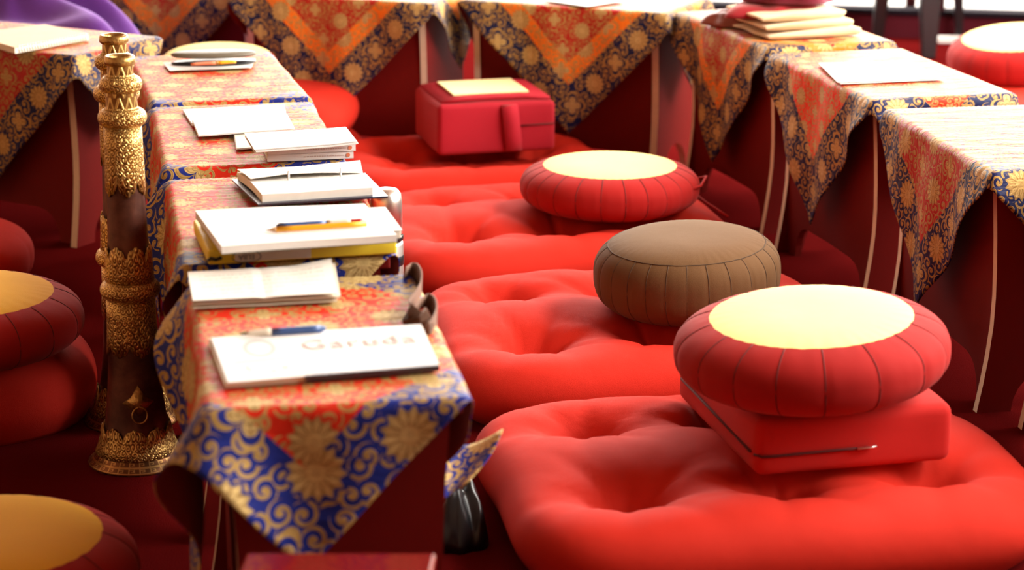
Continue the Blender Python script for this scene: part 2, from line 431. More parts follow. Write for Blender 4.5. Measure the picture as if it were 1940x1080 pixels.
# back wall follows the window line; solid on the left, a run of tall windows on the right
def on_wall(s): return wa+wd*s
bl, br = -2.35, 2.1
bm = bmesh.new()
Mw = Matrix.Translation(wa) @ Matrix.Rotation(WROT, 4, 'Z')
box(bm, (-5.2, 0, 0), (bl, .12, CH), Mw); box(bm, (bl, 0, 2.7), (br, .12, CH), Mw); box(bm, (br, 0, 0), (br+.4, .12, CH), Mw)
tag(obj('wall_back', bm, M_wall, smooth=False), kind='structure')
window('window_1', on_wall(bl), WROT, br-bl, 2.7, 5)
# ------------------------------------------------------------------ low tables and their cloths
TL, TW, TH = .57, .30, .45
def end_outline(w):
    """side view of a leg panel: narrow under the top, flared feet, arch between them"""
    h = TH-.018; r = []
    for i in range(9):
        t = i/8; z = h*(1-t); r.append((w/2-.012-.012*math.sin(t*PI*.9)+.024*max(0, t-.55)**1.4*2.0, z))
    arch = [(w/2-.065, 0)]+[((w/2-.065)*math.cos(a), .085*math.sin(a)) for a in [PI*k/12 for k in range(1, 12)]]+[(-(w/2-.065), 0)]
    return r+arch+[(-x, z) for x, z in r[::-1]]
def make_table():
    t = empty('low_table', (0, 0, 0), 'x', 'table')
    bm = bmesh.new(); box(bm, (-TL/2, -TW/2, TH-.018), (TL/2, TW/2, TH)); obj('table_top', bm, M_lacquer, t, smooth=False, bevel=.003)
    for s in (-1, 1):
        bm = bmesh.new(); x = s*(TL/2-.03)
        side = prism(bm, end_outline(TW), 'x', x-.009, x+.009)
        for f in side: f.material_index = 1
        obj('leg_panel', bm, [M_lacquer, M_ply], t, smooth=False)
    # long panel on the aisle side with an arched cut-out
    a = TL/2-.037; h = TH-.018
    arch = [(a-.055, 0), (a-.057, .025), (a-.064, .045), (a-.076, .062), (a-.095, .073), (a-.12, .078), (0, .080)]
    pts = [(-a, h), (-a, 0)]+[(-x, z) for x, z in arch]+arch[-2::-1]+[(a, 0), (a, h)]
    bm = bmesh.new(); prism(bm, pts, 'y', TW/2-.040, TW/2-.026); obj('side_panel', bm, M_lacquer, t, smooth=False)
    return t
def children(o): return [c for c in bpy.data.objects if c.parent == o]
def copy_tree(o, parent=None):
    c = o.copy(); C.objects.link(c)
    if parent is not None: c.parent = parent
    for ch in children(o): copy_tree(ch, c)
    return c
def cloth_mesh(off, half=.49, flare=(.5, .5, .5, .5), seed=0, N=96, fold=.006, turn=False):
    """square cloth laid corner-wise over the table; off = centre offset; flare at corners (+x+y, -x+y, -x-y, +x-y)"""
    bm = bmesh.new(); uv = bm.loops.layers.uv.verify(); L2, W2, r = TL/2+.002, TW/2+.002, .011
    V = {}; UVm = {}
    for i in range(N+1):
        for j in range(N+1):
            p, q = (i/N*2-1)*half*.70711, (j/N*2-1)*half*.70711
            cu, cv = (p+q)*.70711, (p-q)*.70711
            u, v = cu+off[0], cv+off[1]
            dx, dy = max(abs(u)-L2, 0), max(abs(v)-W2, 0); s = math.hypot(dx, dy)
            sx, sy = (1 if u >= 0 else -1), (1 if v >= 0 else -1)
            n1 = noise.noise(Vector((u*7+seed*3.1, v*7, seed)))
            if s == 0:
                co = (u, v, TH+.0035+.0012*noise.noise(Vector((u*30, v*9, seed*2.0)))+.001)
            else:
                f = flare[{(1, 1): 0, (-1, 1): 1, (-1, -1): 2, (1, -1): 3}[(sx, sy)]]
                inn = (W2-abs(v)) if dx > dy else (L2-abs(u)); inn = max(inn, 0)
                al = f*math.exp(-(inn/.065)**2)+.03
                if s < r*PI/2: o_, d_ = r*math.sin(s/r), r*(1-math.cos(s/r))
                else: o_, d_ = r, r+s-r*PI/2
                k = max(0, s-r*.8); o_ += k*math.sin(al); d_ -= k*(1-math.cos(al))
                if turn and sy < 0 and dy > dx:                  # this drop hangs tucked in under the table
                    pass
                    o_ -= min(.085, .45*max(0, s-.02)*math.exp(-(u/.2)**2))
                lw = (u if dy > dx else v)
                o_ += min(1, s/.08)*(fold*math.sin(lw*34+seed*1.7)+fold*1.3*(n1+.35))
                ex, ey = dx/s, dy/s
                bx, by = min(abs(u), L2), min(abs(v), W2)
                co = (sx*(bx+ex*o_), sy*(by+ey*o_), TH+.0045-d_)
            V[i, j] = bm.verts.new((co[0], co[1], max(co[2], .012))); UVm[i, j] = (cu+10, cv+10)
    for i in range(N):
        for j in range(N):
            k = ((i, j), (i+1, j), (i+1, j+1), (i, j+1)); f = bm.faces.new([V[x] for x in k])
            for l, x in zip(f.loops, k): l[uv].uv = UVm[x]
    bm.normal_update()
    if sum(f.normal.z for f in bm.faces) < 0: bmesh.ops.reverse_faces(bm, faces=bm.faces)
    return bm
proto = make_table(); first = [True]
def table(c, yaw, label, cloth=None, ctext=None, off=(0, 0), flare=(.5,)*4, half=.49, seed=0, fold=.006, turn=False, tgroup='low practice tables', cgroup='brocade table cloths'):
    t = proto if first[0] else copy_tree(proto); first[0] = False
    t.location = (c.x, c.y, 0); t.rotation_euler = (0, 0, yaw); tag(t, label, 'table', tgroup)
    if cloth:
        o = obj('brocade_cloth', cloth_mesh(off, half, flare, seed, fold=fold, turn=turn), [cloth, M_lining], fix=False)
        m = o.modifiers.new('lining', 'SOLIDIFY'); m.thickness = .0016; m.offset = -1; m.material_offset = 1; m.material_offset_rim = 0
        o.location = (c.x, c.y, 0); o.rotation_euler = (0, 0, yaw); tag(o, ctext, 'tablecloth', cgroup)
    return t
def yaw_of(d): return math.atan2(d.y, d.x)                   # local +x runs along d; local +y is then its left (the aisle side)
def from_edge(corner, a, near=True):
    """centre of a table from its near aisle-side corner and the azimuth of its long side"""
    d = az(a); right = Vector((d.y, -d.x, 0))
    return corner+d*(TL/2)+right*(TW/2), yaw_of(d)
# left row, four tables (local -x = end towards the camera, +y = left)
for (fl, fr, a, lab, ctx, off, fla, sd) in (
    ((402, 775), (882, 765), -9.5, 'low dark red table nearest the camera, end panel showing below a blue brocade point', 'red and blue brocade cloth lying under the newspaper, large gold lotus on its front point', (-.005, .045), (.6, .62, .12, .3), 1),
    ((362, 505), (735, 488), -10.5, 'low red table carrying the open ring binder, yellow folder and writing pad', 'red and blue brocade cloth beneath the ring binder and yellow folder', (.03, .02), (.55, .35, .15, .15), 2),
    ((332, 325), (635, 308), -11, 'low red table carrying the two stacked paperbacks', 'red and blue brocade cloth beneath the stacked paperbacks and loose white sheets', (.0, .035), (.55, .3, .15, .15), 3),
    ((302, 198), (575, 188), -14, 'low red table farthest back in the left row, carrying the grey glasses case', 'red and blue brocade cloth beneath the grey glasses case', (.0, .01), (.35, .3, .15, .15), 4)):
    m = (at(*fl, TH)+at(*fr, TH))/2; d = az(a)
    table(m+d*(TL/2), yaw_of(d), lab, M_cloth_left, ctx, off, fla, seed=sd, turn=sd in (1, 2))
# right row, three tables seen from their aisle side
for (near, a, lab, cl, ctx, off, fla, sd) in (
    ((1885, 328), -9.3, 'low dark red table nearest the camera in the right row, with a bare cloth top', M_cloth_near, 'crimson brocade cloth with a navy border on the bare nearest table of the right row', (.0, .0), (.2, .3, .3, .2), 5),
    ((1658, 192), -14, 'low dark red table in the right row carrying flat white sheets', M_cloth_bright, 'scarlet brocade cloth with a navy border under the flat white sheets at right', (.0, .0), (.25, .25, .2, .2), 6),
    ((1462, 92), -17, 'low dark red table in the right row carrying the folded beige blanket', M_cloth_back, 'red, orange and navy brocade cloth under the folded beige blanket', (.0, .0), (.25, .25, .2, .2), 7)):
    c, y = from_edge(at(*near, TH), a)
    table(c, y, lab, cl, ctx, off, fla, seed=sd)
# back row: long sides face the camera
def back_table(right_px, a, lab, cl, ctx, sd, off=(0, 0), fla=(.25,)*4):
    """right_px = right end of the camera-side edge; a = azimuth of that edge, left to right"""
    d = az(a); c = at(*right_px, TH)-d*(TL/2)+Vector((-d.y, d.x, 0))*(TW/2+.025)
    table(c, yaw_of(-d), lab, cl, ctx, off, fla, seed=sd)
back_table((1252, 30), 115, 'low dark red table at the back right, behind the yellow-topped crimson box cushion', M_cloth_back, 'red brocade cloth with orange band on the back table right of the crimson box cushion', 8, off=(-.03, 0))
back_table((808, 11), 111, 'low dark red table at the back centre, left of the crimson box cushion', M_cloth_back, 'red brocade cloth with orange band hanging behind the red mat at back centre', 9)
back_table((470, -40), 109, 'low dark red table at the back left, only its hanging cloth in view', M_cloth_back, 'red brocade cloth with orange band at back left, above the yellow-topped stool cushion', 10)
# far left table, turned towards the camera
d = az(-61); c = at(140, 108, TH)+d*(TL/2)+Vector((d.y, -d.x, 0))*(TW/2)
table(c, yaw_of(d), 'low dark red table at top left carrying the spiral notebook', M_cloth_near, 'crimson brocade cloth with navy border under the spiral notebook', (.0, .03), (.25, .25, .25, .25), seed=11)
# separate folded brocade patch beside the end panel, parented to the front cloth
fc = bpy.data.objects['brocade_cloth']; bm = bmesh.new(); uv = bm.loops.layers.uv.verify(); G = {}
Mi = Matrix.Rotation(-fc.rotation_euler.z, 4, 'Z') @ Matrix.Translation(-fc.location)
def on_depth(px, py, D):
    a = at(px, py, 0); return Vector((a.x*D/a.y, D, CAM_H*(1-D/a.y)))
for i in range(13):
    for j in range(13):
        a, b = i/12, j/12
        L0, L1 = Vector((806, 822)), Vector((806, 972)); R0_, R1_ = Vector((952, 812)), Vector((880, 918))
        p = L0.lerp(R0_, a).lerp(L1.lerp(R1_, a), b); p.y += 26*math.sin(a*PI)*(1-b)**1.5; p.x += 10*math.sin(b*PI)*a
        D = 2.80+.10*(1-b)+.05*math.sin(a*2.6)-.02*b*math.sin(a*5)
        G[i, j] = bm.verts.new(Mi @ on_depth(p.x, p.y, D))
for i in range(12):
    for j in range(12):
        k = ((i, j), (i, j+1), (i+1, j+1), (i+1, j)); f = bm.faces.new([G[x] for x in k])
        for l, x in zip(f.loops, k): l[uv].uv = (10.285+.0115*x[0], 10.145-.0115*x[1])
o = obj('folded_patch', bm, [M_cloth_left, M_lining], fc, fix=False); m = o.modifiers.new('lining', 'SOLIDIFY'); m.thickness = .0016; m.offset = -1; m.material_offset = 1; m.material_offset_rim = 0
# ------------------------------------------------------------------ floor mats
def mat_mesh(w, d, T, tufts, seed=0, depth=.055):
    bm = bmesh.new(); NA, NR = 160, 46
    def outl(a):
        c, s = math.cos(a), math.sin(a); n = 4.6
        return (abs(c/(w/2))**n+abs(s/(d/2))**n)**(-1/n)
    def ztop(x, y, rho):
        e = (1-rho**5.0)**.5 if rho < 1 else 0
        z = T*(.38+.62*e)
        for (tx, ty) in tufts:
            r2 = (x-tx)**2+(y-ty)**2
            z -= depth*math.exp(-r2/.0022)*e+depth*.75*math.exp(-r2/.016)*e
        for (tx, ty) in tufts:                                    # creases running out from every tuft
            dx, dy = x-tx, y-ty; rr = math.hypot(dx, dy)
            if .01 < rr < .26:
                z -= e*.012*math.exp(-rr/.10)*(math.cos(math.atan2(dy, dx)*4+seed)**8)
        for ty in {t[1] for t in tufts}: z -= e*.010*math.exp(-((y-ty-.012*math.sin(x*9+seed))/.028)**2)
        z += e*.008*noise.noise(Vector((x*6+seed*5, y*6, seed)))
        return z
    rings = []
    for i in range(1, NR+1):
        rho = math.sin(i/NR*PI/2); ring = []
        for k in range(NA):
            a = 2*PI*k/NA; R = outl(a)*rho*(1+.012*math.sin(3*a+seed)+.010*math.sin(5*a+2*seed)*rho)
            x, y = R*math.cos(a), R*math.sin(a); ring.append(bm.verts.new((x, y, ztop(x, y, rho))))
        rings.append(ring)
    top = bm.verts.new((0, 0, ztop(0, 0, 0)))
    for i in range(0, 10):                                        # underside, rounded into the floor
        t = (i+1)/10; ring = []
        for k in range(NA):
            v = rings[NR-1][k].co; f = 1-.10*t*t*.9; ring.append(bm.verts.new((v.x*f, v.y*f, T*.38*(1-t)**.9 if t < 1 else 0)))
        rings.append(ring)
    for k in range(NA): bm.faces.new((top, rings[0][k], rings[0][(k+1) % NA]))
    for i in range(len(rings)-1):
        for k in range(NA): bm.faces.new((rings[i][k], rings[i+1][k], rings[i+1][(k+1) % NA], rings[i][(k+1) % NA]))
    bm.faces.new(rings[-1][::-1])
    return bm
ROW_O = (at(402, 775, TH)+at(882, 765, TH))/2; ROW_O.z = 0; RD = az(-10.5); RE = Vector((RD.y, -RD.x, 0))
def row(t, s, z=0.0): return ROW_O+RD*t+RE*s+Vector((0, 0, z))
MT = .155
grid = [(x, y) for x in (-.225, .0, .225) for y in (-.16, .20)]
def mat(t0, t1, s0, s1, tufts, seed, label, rz=0.0, T=MT, group='red tufted floor mats', z=0.0):
    w, dd = s1-s0, t1-t0
    o = obj('floor_mat', mat_mesh(w, dd, T, [(x*w/.8, y*dd/.8) for x, y in tufts], seed), M_mat, loc=row((t0+t1)/2, (s0+s1)/2, z), rot=(0, 0, math.atan2(RE.y, RE.x)+rz))
    return tag(o, label, 'floor cushion', group)
mat(.31, 1.00, .30, 1.14, grid, 1, 'red tufted floor mat nearest the camera, under the square red block cushion')
mat(1.09, 1.81, .31, 1.14, grid, 2, 'red tufted floor mat under the brown round cushion')
mat(1.90, 2.63, .31, 1.12, grid, 3, 'red tufted floor mat under the round cushion with a loose drawstring')
mat(2.66, 3.22, .30, 1.00, [(x, y) for x in (-.2, .0, .2) for y in (-.12, .14)], 4, 'red tufted floor mat under the crimson box cushion')
# ------------------------------------------------------------------ round cushions
def zafu(name, loc, R, h, label, side, top, disc=.76, seam=M_seam, pleats=22, seed=0, tilt=(0, 0), rz=0.0, ex=(.66, .80), group='round sitting cushions', band=True):
    """side band with sewn pleats, round top panel, seam cords"""
    t = empty('round_cushion', loc, label, 'cushion', group, rot=(tilt[0], tilt[1], rz))
    NA = 176
    def prof(k):                                                  # k 0..1 from the foot to the centre of the top
        return k
    def pt(phi, a):
        # phi: -90 (bottom rim) .. 90 (top centre)
        ce, se = math.cos(phi), math.sin(phi)
        rr = R*(abs(ce)**ex[0]); zz = h/2+h/2*(abs(se)**ex[1])*(1 if se > 0 else -1)
        g = 1-(abs(se))**3
        ph = (a*pleats/(2*PI)+.14*math.sin(3*a+seed)) % 1.0
        cr = math.exp(-(min(ph, 1-ph)/.09)**2)
        rip = math.sin(a*pleats*2.3+seed*2+2.2*math.sin(a*5))
        up = max(0, se)
        kk = max(0, min(1, (rr/R-disc*.72)/.2))
        rr -= R*(.009*cr*g+.003*rip*(.25+.75*up)*g)*kk
        zz += h*.003*rip*up*kk
        rr *= 1+.015*math.sin(2*a+seed)
        return Vector((rr*math.cos(a), rr*math.sin(a), zz))
    # angle where the radius reaches the disc
    phd = math.acos(disc**(1/ex[0]))
    def patch(p0, p1, n, close):
        bm = bmesh.new(); rings = []
        for i in range(n+1):
            phi = p0+(p1-p0)*i/n
            rings.append([bm.verts.new(pt(phi, 2*PI*k/NA)) for k in range(NA)])
        for i in range(n):
            for k in range(NA): bm.faces.new((rings[i][k], rings[i][(k+1) % NA], rings[i+1][(k+1) % NA], rings[i+1][k]))
        if close == 'top': bm.faces.new(rings[-1])
        if close == 'bottom': bm.faces.new(rings[0][::-1])
        return bm
    obj('pleated_side', patch(-PI/2+.5, phd, 34, 'bottom'), side, t)
    o = obj('top_panel', patch(phd-.0001, PI/2-.04, 18, 'top'), top, t)
    if top is not side: o['label'] = 'yellow round top panel'
    if side is top and seam is not None:
        bm = bmesh.new(); tube(bm, [pt(phd, 2*PI*k/88) for k in range(89)], .0012, 5, caps=False); obj('rim_seam', bm, seam, t)
    for i in range(pleats if seam is not None else 0):
        bm = bmesh.new()
        best = 2*PI*i/pleats
        for _ in range(6): best = (2*PI*i/pleats)-.14*math.sin(3*best+seed)*2*PI/pleats
        pts = [pt(-.9+(phd-.02+.9)*j/22, best) for j in range(23)]
        tube(bm, pts, .0011, 5); obj('pleat_seam', bm, seam, t)
    return t
# stack nearest the right: block cushion, slip of yellow cloth, round cushion
q = [at(1432, 905, .125), at(1808, 882, .125)]
fd = (q[1]-q[0]).normalized(); bd = Vector((-fd.y, fd.x, 0))
bw, bdp, bh = .318, .40, .092
bc = q[0]+fd*(bw/2)+bd*(bdp/2)
def cushion_block(name, w, d, h, r, m, parent, seed, sag=.006):
    bm = bmesh.new(); n = 18
    # subdivided rounded box
    pts = {}
    def key(p): return tuple(round(c, 5) for c in p)
    def vert(p):
        x, y, z = p; q_ = []
        for c, hf in ((x, w/2), (y, d/2)): q_.append(max(-hf+r, min(hf-r, c)))
        zc = max(r, min(h-r, z)); base = Vector((q_[0], q_[1], zc)); off = Vector((x, y, z))-base
        if off.length > 1e-6: off = off.normalized()*r
        co = base+off
        nn = noise.noise(Vector((co.x*9+seed, co.y*9, co.z*9)))
        ex = 1-(2*x/w)**2; ey = 1-(2*y/d)**2
        co.z += (sag*nn+sag*1.2*ex*ey)*(1 if z > h*.6 else 0); co.x += sag*.7*nn*(abs(x) > w/2-r*.5); co.y += sag*.7*nn*(abs(y) > d/2-r*.5)
        k = key(p)
        if k not in pts: pts[k] = bm.verts.new(co)
        return pts[k]
    def lin(a, n_):                                               # denser towards the rounded edges
        e = [-a/2, -a/2+r*.3, -a/2+r*.65, -a/2+r]; mid = [(-a/2+r)+(a-2*r)*i/n_ for i in range(1, n_)]
        return e+mid+[-x for x in e[::-1]]
    xs, ys = lin(w, n), lin(d, n); zs = [z+h/2 for z in lin(h, 4)]
    def face(g):
        for i in range(len(g)-1):
            for j in range(len(g[0])-1):
                try: bm.faces.new([vert(g[i][j]), vert(g[i+1][j]), vert(g[i+1][j+1]), vert(g[i][j+1])])
                except ValueError: pass
    for z in (0, h): face([[(x, y, z) for y in ys] for x in xs])
    for x in (-w/2, w/2): face([[(x, y, z) for z in zs] for y in ys])
    for y in (-d/2, d/2): face([[(x, y, z) for z in zs] for x in xs])
    return obj(name, bm, m, parent)
BROT = math.atan2(fd.y, fd.x)+.06; bc = q[0]+az(-math.degrees(BROT))*(bdp/2)+az(90-math.degrees(BROT))*(bw/2)
t = empty('block_cushion', (bc.x, bc.y, .124), 'square red block cushion with a zip, lying on the nearest red mat', 'cushion', rot=(0, 0, BROT))
cushion_block('cover', bw, bdp, bh, .016, M_block, t, 3)
bm = bmesh.new(); tube(bm, [(-bw/2-.0, -bdp/2+.012, .034), (-bw/2+.008, -bdp/2-.003, .034), (-bw/2+.03, -bdp/2-.004, .034), (-.02, -bdp/2-.004, .036), (.02, -bdp/2-.004, .036)], .0022, 6)
tube(bm, [(-bw/2-.003, -bdp/2+.02, .036), (-bw/2-.004, 0, .040), (-bw/2-.003, bdp/2-.03, .042)], .0022, 6); zp = obj('zip', bm, M_seam, t)
bm = bmesh.new(); tube(bm, [(.0, -bdp/2-.007, .037), (.022, -bdp/2-.008, .038), (.030, -bdp/2-.007, .039)], .0032, 8, flat=.5); obj('zip_pull', bm, M_steel, zp)
ztop = .124+bh+.006
sl = [at(1460, 772, ztop), at(1700, 752, ztop), at(1730, 735, ztop), at(1440, 745, ztop)]
s_ = piece('cloth_slip', sl, ztop, .003, M_yellow); tag(s_, 'thin yellow cloth peeping out between the nearest round cushion and block cushion', 'cloth')
zc = at(1541, 648, .30)
zafu('a', (zc.x, zc.y, ztop+.004), .212, .130, 'yellow-topped red round cushion stacked on the square red block cushion', M_zafu_red, M_yellow, .735, pleats=17, seed=1, rz=.3, tilt=(.02, -.055))
zc = at(1304, 512, .205)
zafu('b', (zc.x, zc.y, .125), .176, .155, 'plain tan brown round cushion with pleated sides', M_brown, M_brown, .84, seam=M_seam_brown, pleats=26, seed=2, rz=.8, tilt=(.0, -.05), ex=(.6, .74))
zc = at(1155, 347, .19)
z3 = zafu('c', (zc.x, zc.y, .125), .200, .118, 'yellow-topped red round cushion with a loose drawstring, on the third mat', M_zafu_red, M_yellow, .74, pleats=24, seed=3, rz=.1)
bm = bmesh.new(); tube(bm, [(.16, -.11, .07), (.19, -.09, .075), (.215, -.02, .08), (.21, .05, .06), (.20, .03, .03), (.215, -.02, .02), (.235, -.06, .012), (.25, -.10, .006)], .003, 6); obj('drawstring', bm, M_zafu_red, z3)
# crimson box cushion on the fourth mat
q = [at(824, 295, .125), at(1053, 285, .125)]; fd = (q[1]-q[0]).normalized(); bd = Vector((-fd.y, fd.x, 0))
w_, d_, h_ = .305, .275, .128
bc = q[0]+fd*(w_/2)+bd*(d_/2)
t = empty('box_cushion', (bc.x, bc.y, .124), 'tall crimson box cushion with a pale yellow patch and a strap handle', 'cushion', rot=(0, 0, math.atan2(fd.y, fd.x)+.05))
cushion_block('cover', w_, d_, h_, .014, M_pinkred, t, 8, .004)
bm = bmesh.new()
for i in range(15):
    y = -d_/2+.02+i*(d_-.04)/14; tube(bm, [(-w_/2+.012, y, h_+.004), (-w_/4, y, h_+.0095), (0, y, h_+.0105), (w_/4, y, h_+.0095), (w_/2-.012, y, h_+.004)], .005, 8)
obj('quilted_ribs', bm, M_pinkred, t)
bm = bmesh.new(); slab(bm, [Vector((-.10, -.085, 0)), Vector((.095, -.085, 0)), Vector((.095, .10, 0)), Vector((-.10, .10, 0))], h_+.0135, .004, 8, 8)
o = obj('top_patch', bm, M_patch, t, smooth=False); o['label'] = 'pale yellow square patch'
bm = bmesh.new(); ribbon(bm, [(.030, -d_/2+.003, .121), (.031, -d_/2-.006, .117), (.033, -d_/2-.010, .09), (.036, -d_/2-.011, .06), (.040, -d_/2-.009, .03), (.042, -d_/2-.004, .008), (.042, -d_/2+.003, .004)], .042, .004, Vector((1, 0, 0))); obj('strap_handle', bm, M_pinkred, t)
bm = bmesh.new(); tube(bm, [(.06, -d_/2-.002, .068), (w_/2-.004, -d_/2-.001, .070)], .002, 6); obj('zip', bm, M_seam, t)
# left edge of the picture
zc = at(-42, 702, .08)
o = obj('floor_cushion', mat_mesh(.43, .43, .150, [], 5), M_mat); o.location = (zc.x, zc.y, 0); tag(o, 'plain red round floor cushion under the yellow-topped cushion at left', 'cushion')
for v in o.data.vertices:
    a = math.atan2(v.co.y, v.co.x); k = 1/((abs(math.cos(a))**4.6+abs(math.sin(a))**4.6)**(-1/4.6)); v.co.x *= k; v.co.y *= k
zafu('d', (zc.x-.0, zc.y-.085, .136), .213, .125, 'yellow-topped red round cushion at the left edge, stacked on a plain red cushion', M_zafu_red, M_yellow2, .76, pleats=18, seed=4, rz=.2)
zc = at(-20, 1072, .09)
zafu('e', (zc.x, zc.y, 0), .212, .150, 'orange-topped red round cushion cut off by the bottom left corner', M_zafu_red, M_yellow2, .76, pleats=14, seed=5, rz=.5)
zc = at(-114, 478, .09)
zafu('f', (zc.x, zc.y, 0), .20, .155, 'plain red round cushion at the left edge, far one behind the stack', M_mat, M_mat, .76, seam=None, pleats=12, seed=6, rz=.4)
# seat behind the last left table: two mats and a cushion
zc = at(470, 190, .20)
for i, (z, T, lab) in enumerate(((0, .12, 'lower red floor mat of the pair behind the glasses case table'), (.115, .12, 'upper red floor mat behind the glasses case table, under the yellow-topped cushion'))):
    o = obj('floor_mat', mat_mesh(.50, .46, T, [], 6+i), M_mat, loc=(zc.x+.03, zc.y+.01, z), rot=(0, 0, -.15+.1*i)); tag(o, lab, 'floor cushion', 'red tufted floor mats')
zc = at(412, 105, .33)
zafu('g', (zc.x, zc.y, .226), .155, .13, 'yellow-topped red round cushion behind the grey glasses case', M_zafu_red, M_yellow, .86, pleats=20, seed=7)
# seat at the far right
zc = at(1930, 100, .20); o = obj('floor_mat', mat_mesh(.8, .8, .13, [], 9), M_mat, loc=(zc.x+.12, zc.y-.05, 0), rot=(0, 0, .2)); tag(o, 'red floor mat at the right edge, behind the right row of tables', 'floor cushion', 'red tufted floor mats')
zafu('h', (zc.x, zc.y, .122), .20, .145, 'yellow-topped red round cushion at the right edge, near the window', M_zafu_red, M_yellow, .78, pleats=20, seed=8, tilt=(.1, -.1))
# ------------------------------------------------------------------ ritual horns
def horn(loc, label, rz):
    t = empty('ritual_horn', loc, label, 'horn', 'gilt copper horns', rot=(0, 0, rz))
    bm = bmesh.new(); lathe(bm, [(.0655, .030), (.057, .050), (.0515, .080), (.0470, .115), (.0430, .165), (.0400, .210), (.0375, .255), (.0365, .290), (.0350, .345), (.0330, .40), (.0305, .47), (.0295, .51), (.0282, .57), (.0270, .588)], 72); obj('horn_tube', bm, M_copper, t)
    bm = bmesh.new(); lathe(bm, [(.062, .0), (.0825, .0), (.0835, .003), (.0825, .006), (.0745, .013), (.0700, .020), (.0690, .0215)], 96); obj('bell_rim', bm, M_gilt_key, t)
    def sc(n, top, amp, zlo=None):
        def f(i, a, r, z):
            w = abs(math.sin(a*n/2)); w2 = abs(math.sin(a*n*1.5))
            if top and i == 3: return r, z+amp*(w**.7)+.2*amp*w2
            if top and i == 2: return r, z+amp*.5*(w**.7)
            if not top and i == 0: return r, z-amp*(w**.7)-.2*amp*w2
            if not top and i == 1: return r, z-amp*.5*(w**.7)
            return r, z
        return f
    def sleeve(prof, n, top, amp):
        bm = bmesh.new(); lathe(bm, prof, 120, False, False, sc(n, top, amp)); o = obj('filigree_band', bm, M_gilt, t)
        m = o.modifiers.new('thick', 'SOLIDIFY'); m.thickness = .0018; m.offset = 1
    sleeve([(.0700, .0210), (.0645, .033), (.0590, .047), (.0565, .054)], 9, True, .016)
    sleeve([(.0425, .215), (.0408, .232), (.0392, .258), (.0390, .292)], 7, False, .018)
    sleeve([(.0390, .320), (.0380, .336), (.0372, .352), (.0366, .360)], 7, True, .020)
    sleeve([(.0313, .492), (.0307, .510), (.0298, .548), (.0291, .580)], 6, False, .022)
    def ring(z, R, h, r0):
        bm = bmesh.new(); pr = [(r0, z-h/2-.004), (r0+.003, z-h/2)]
        for k in range(9):
            a = -PI/2+PI*k/8; pr.append((R-h*.42+h*.42*math.cos(a)*1.0, z+h/2*math.sin(a)))
        pr += [(r0+.003, z+h/2), (r0, z+h/2+.004)]
        lathe(bm, pr, 72, False, False); obj('collar', bm, M_gilt, t)
    ring(.304, .0500, .030, .036); ring(.595, .0400, .028, .026); ring(.650, .0350, .026, .022)
    bm = bmesh.new(); lathe(bm, [(.0262, .606), (.0258, .62), (.0250, .640)], 64, False, False); obj('chevron_sleeve', bm, M_gilt_zig, t)
    bm = bmesh.new(); lathe(bm, [(.0215, .658), (.0210, .670), (.0205, .680), (.0205, .683)], 64, False, False); obj('chevron_sleeve', bm, M_gilt_zig, t)
    bm = bmesh.new(); lathe(bm, [(.0205, .681), (.0245, .684), (.0250, .688), (.0245, .694), (.0225, .697), (.0180, .696), (.0150, .690), (.0140, .65)], 64, False, True); o = obj('mouthpiece', bm, M_gilt_plain, t)
    # lozenge plaque with a ring, on the side towards the camera
    bm = bmesh.new(); pr = [(-.026, 0), (-.012, .010), (0, .030), (.012, .010), (.026, 0), (.012, -.010), (0, -.024), (-.012, -.010)]
    R0 = .0480; pts = []
    for x, z in pr: pts.append(bm.verts.new((x, -math.sqrt(max(0, (R0+.003)**2-x*x)), .118+z)))
    ce = bm.verts.new((0, -R0-.010, .118))
    for i in range(8): bm.faces.new((pts[i], pts[(i+1) % 8], ce))
    bk = [bm.verts.new((v.co.x*.95, v.co.y+.008, v.co.z)) for v in pts]
    for i in range(8): bm.faces.new((pts[i], bk[i], bk[(i+1) % 8], pts[(i+1) % 8]))
    pl = obj('lozenge_plaque', bm, M_gilt_plain, t)
    bm = bmesh.new(); n = 28; tube(bm, [(.0125*math.sin(2*PI*k/n), -.0600+.002*math.cos(2*PI*k/n), .100+.0135*math.cos(2*PI*k/n)) for k in range(n+1)], .0013, 8); obj('pull_ring', bm, M_gilt_plain, pl)
    return t
a = at(262, 872, 0); horn(a, 'front one of the two gilt copper horns, lozenge plaque and ring facing out', math.atan2(-a.y, -a.x)+PI/2+.10)
a = at(250, 795, 0); horn(a, 'rear gilt copper horn, mostly hidden behind the front horn', math.atan2(-a.y, -a.x)+PI/2+1.4)
# ------------------------------------------------------------------ things on the left row of tables
Z0 = TH+.0075
def wavy(s, amp): return lambda u, v: amp*(1+noise.noise(Vector((u*2.3+s, v*1.7, s*.7))))
# newspaper and pen
q = quad([(432, 724), (832, 692), (798, 614), (400, 640)], Z0+.008)
o0 = Vector((*centre(q).xy, Z0))
t = empty('newspaper', o0, 'folded newspaper with a large title lying on the front table', 'newspaper')
piece('front_page', q, Z0+.0060, .0012, [M_news, M_paper], t, o0, nu=24, nv=10, zf=wavy(1, .0008), lo=1)
piece('inner_pages', [p+Vector((-.004 if i in (0, 3) else -.002, .001, 0)) for i, p in enumerate(q)], Z0, .0058, M_cream, t, o0, nu=10, nv=6)
e0, e1 = q[0].lerp(q[1], .36), q[1]; dn = (q[0]-q[3]).normalized()
piece('photo_strip', [e0+dn*.0012, e1+dn*.0012, e1-dn*.003, e0-dn*.004], Z0+.0008, .0075, M_picture, t, o0, nu=6, nv=2)
txt = bpy.data.curves.new('title', 'FONT'); txt.body = 'Garuda'; txt.size = .052; txt.extrude = .0002; txt.space_character = 1.12
to = bpy.data.objects.new('title_tmp', txt); C.objects.link(to)
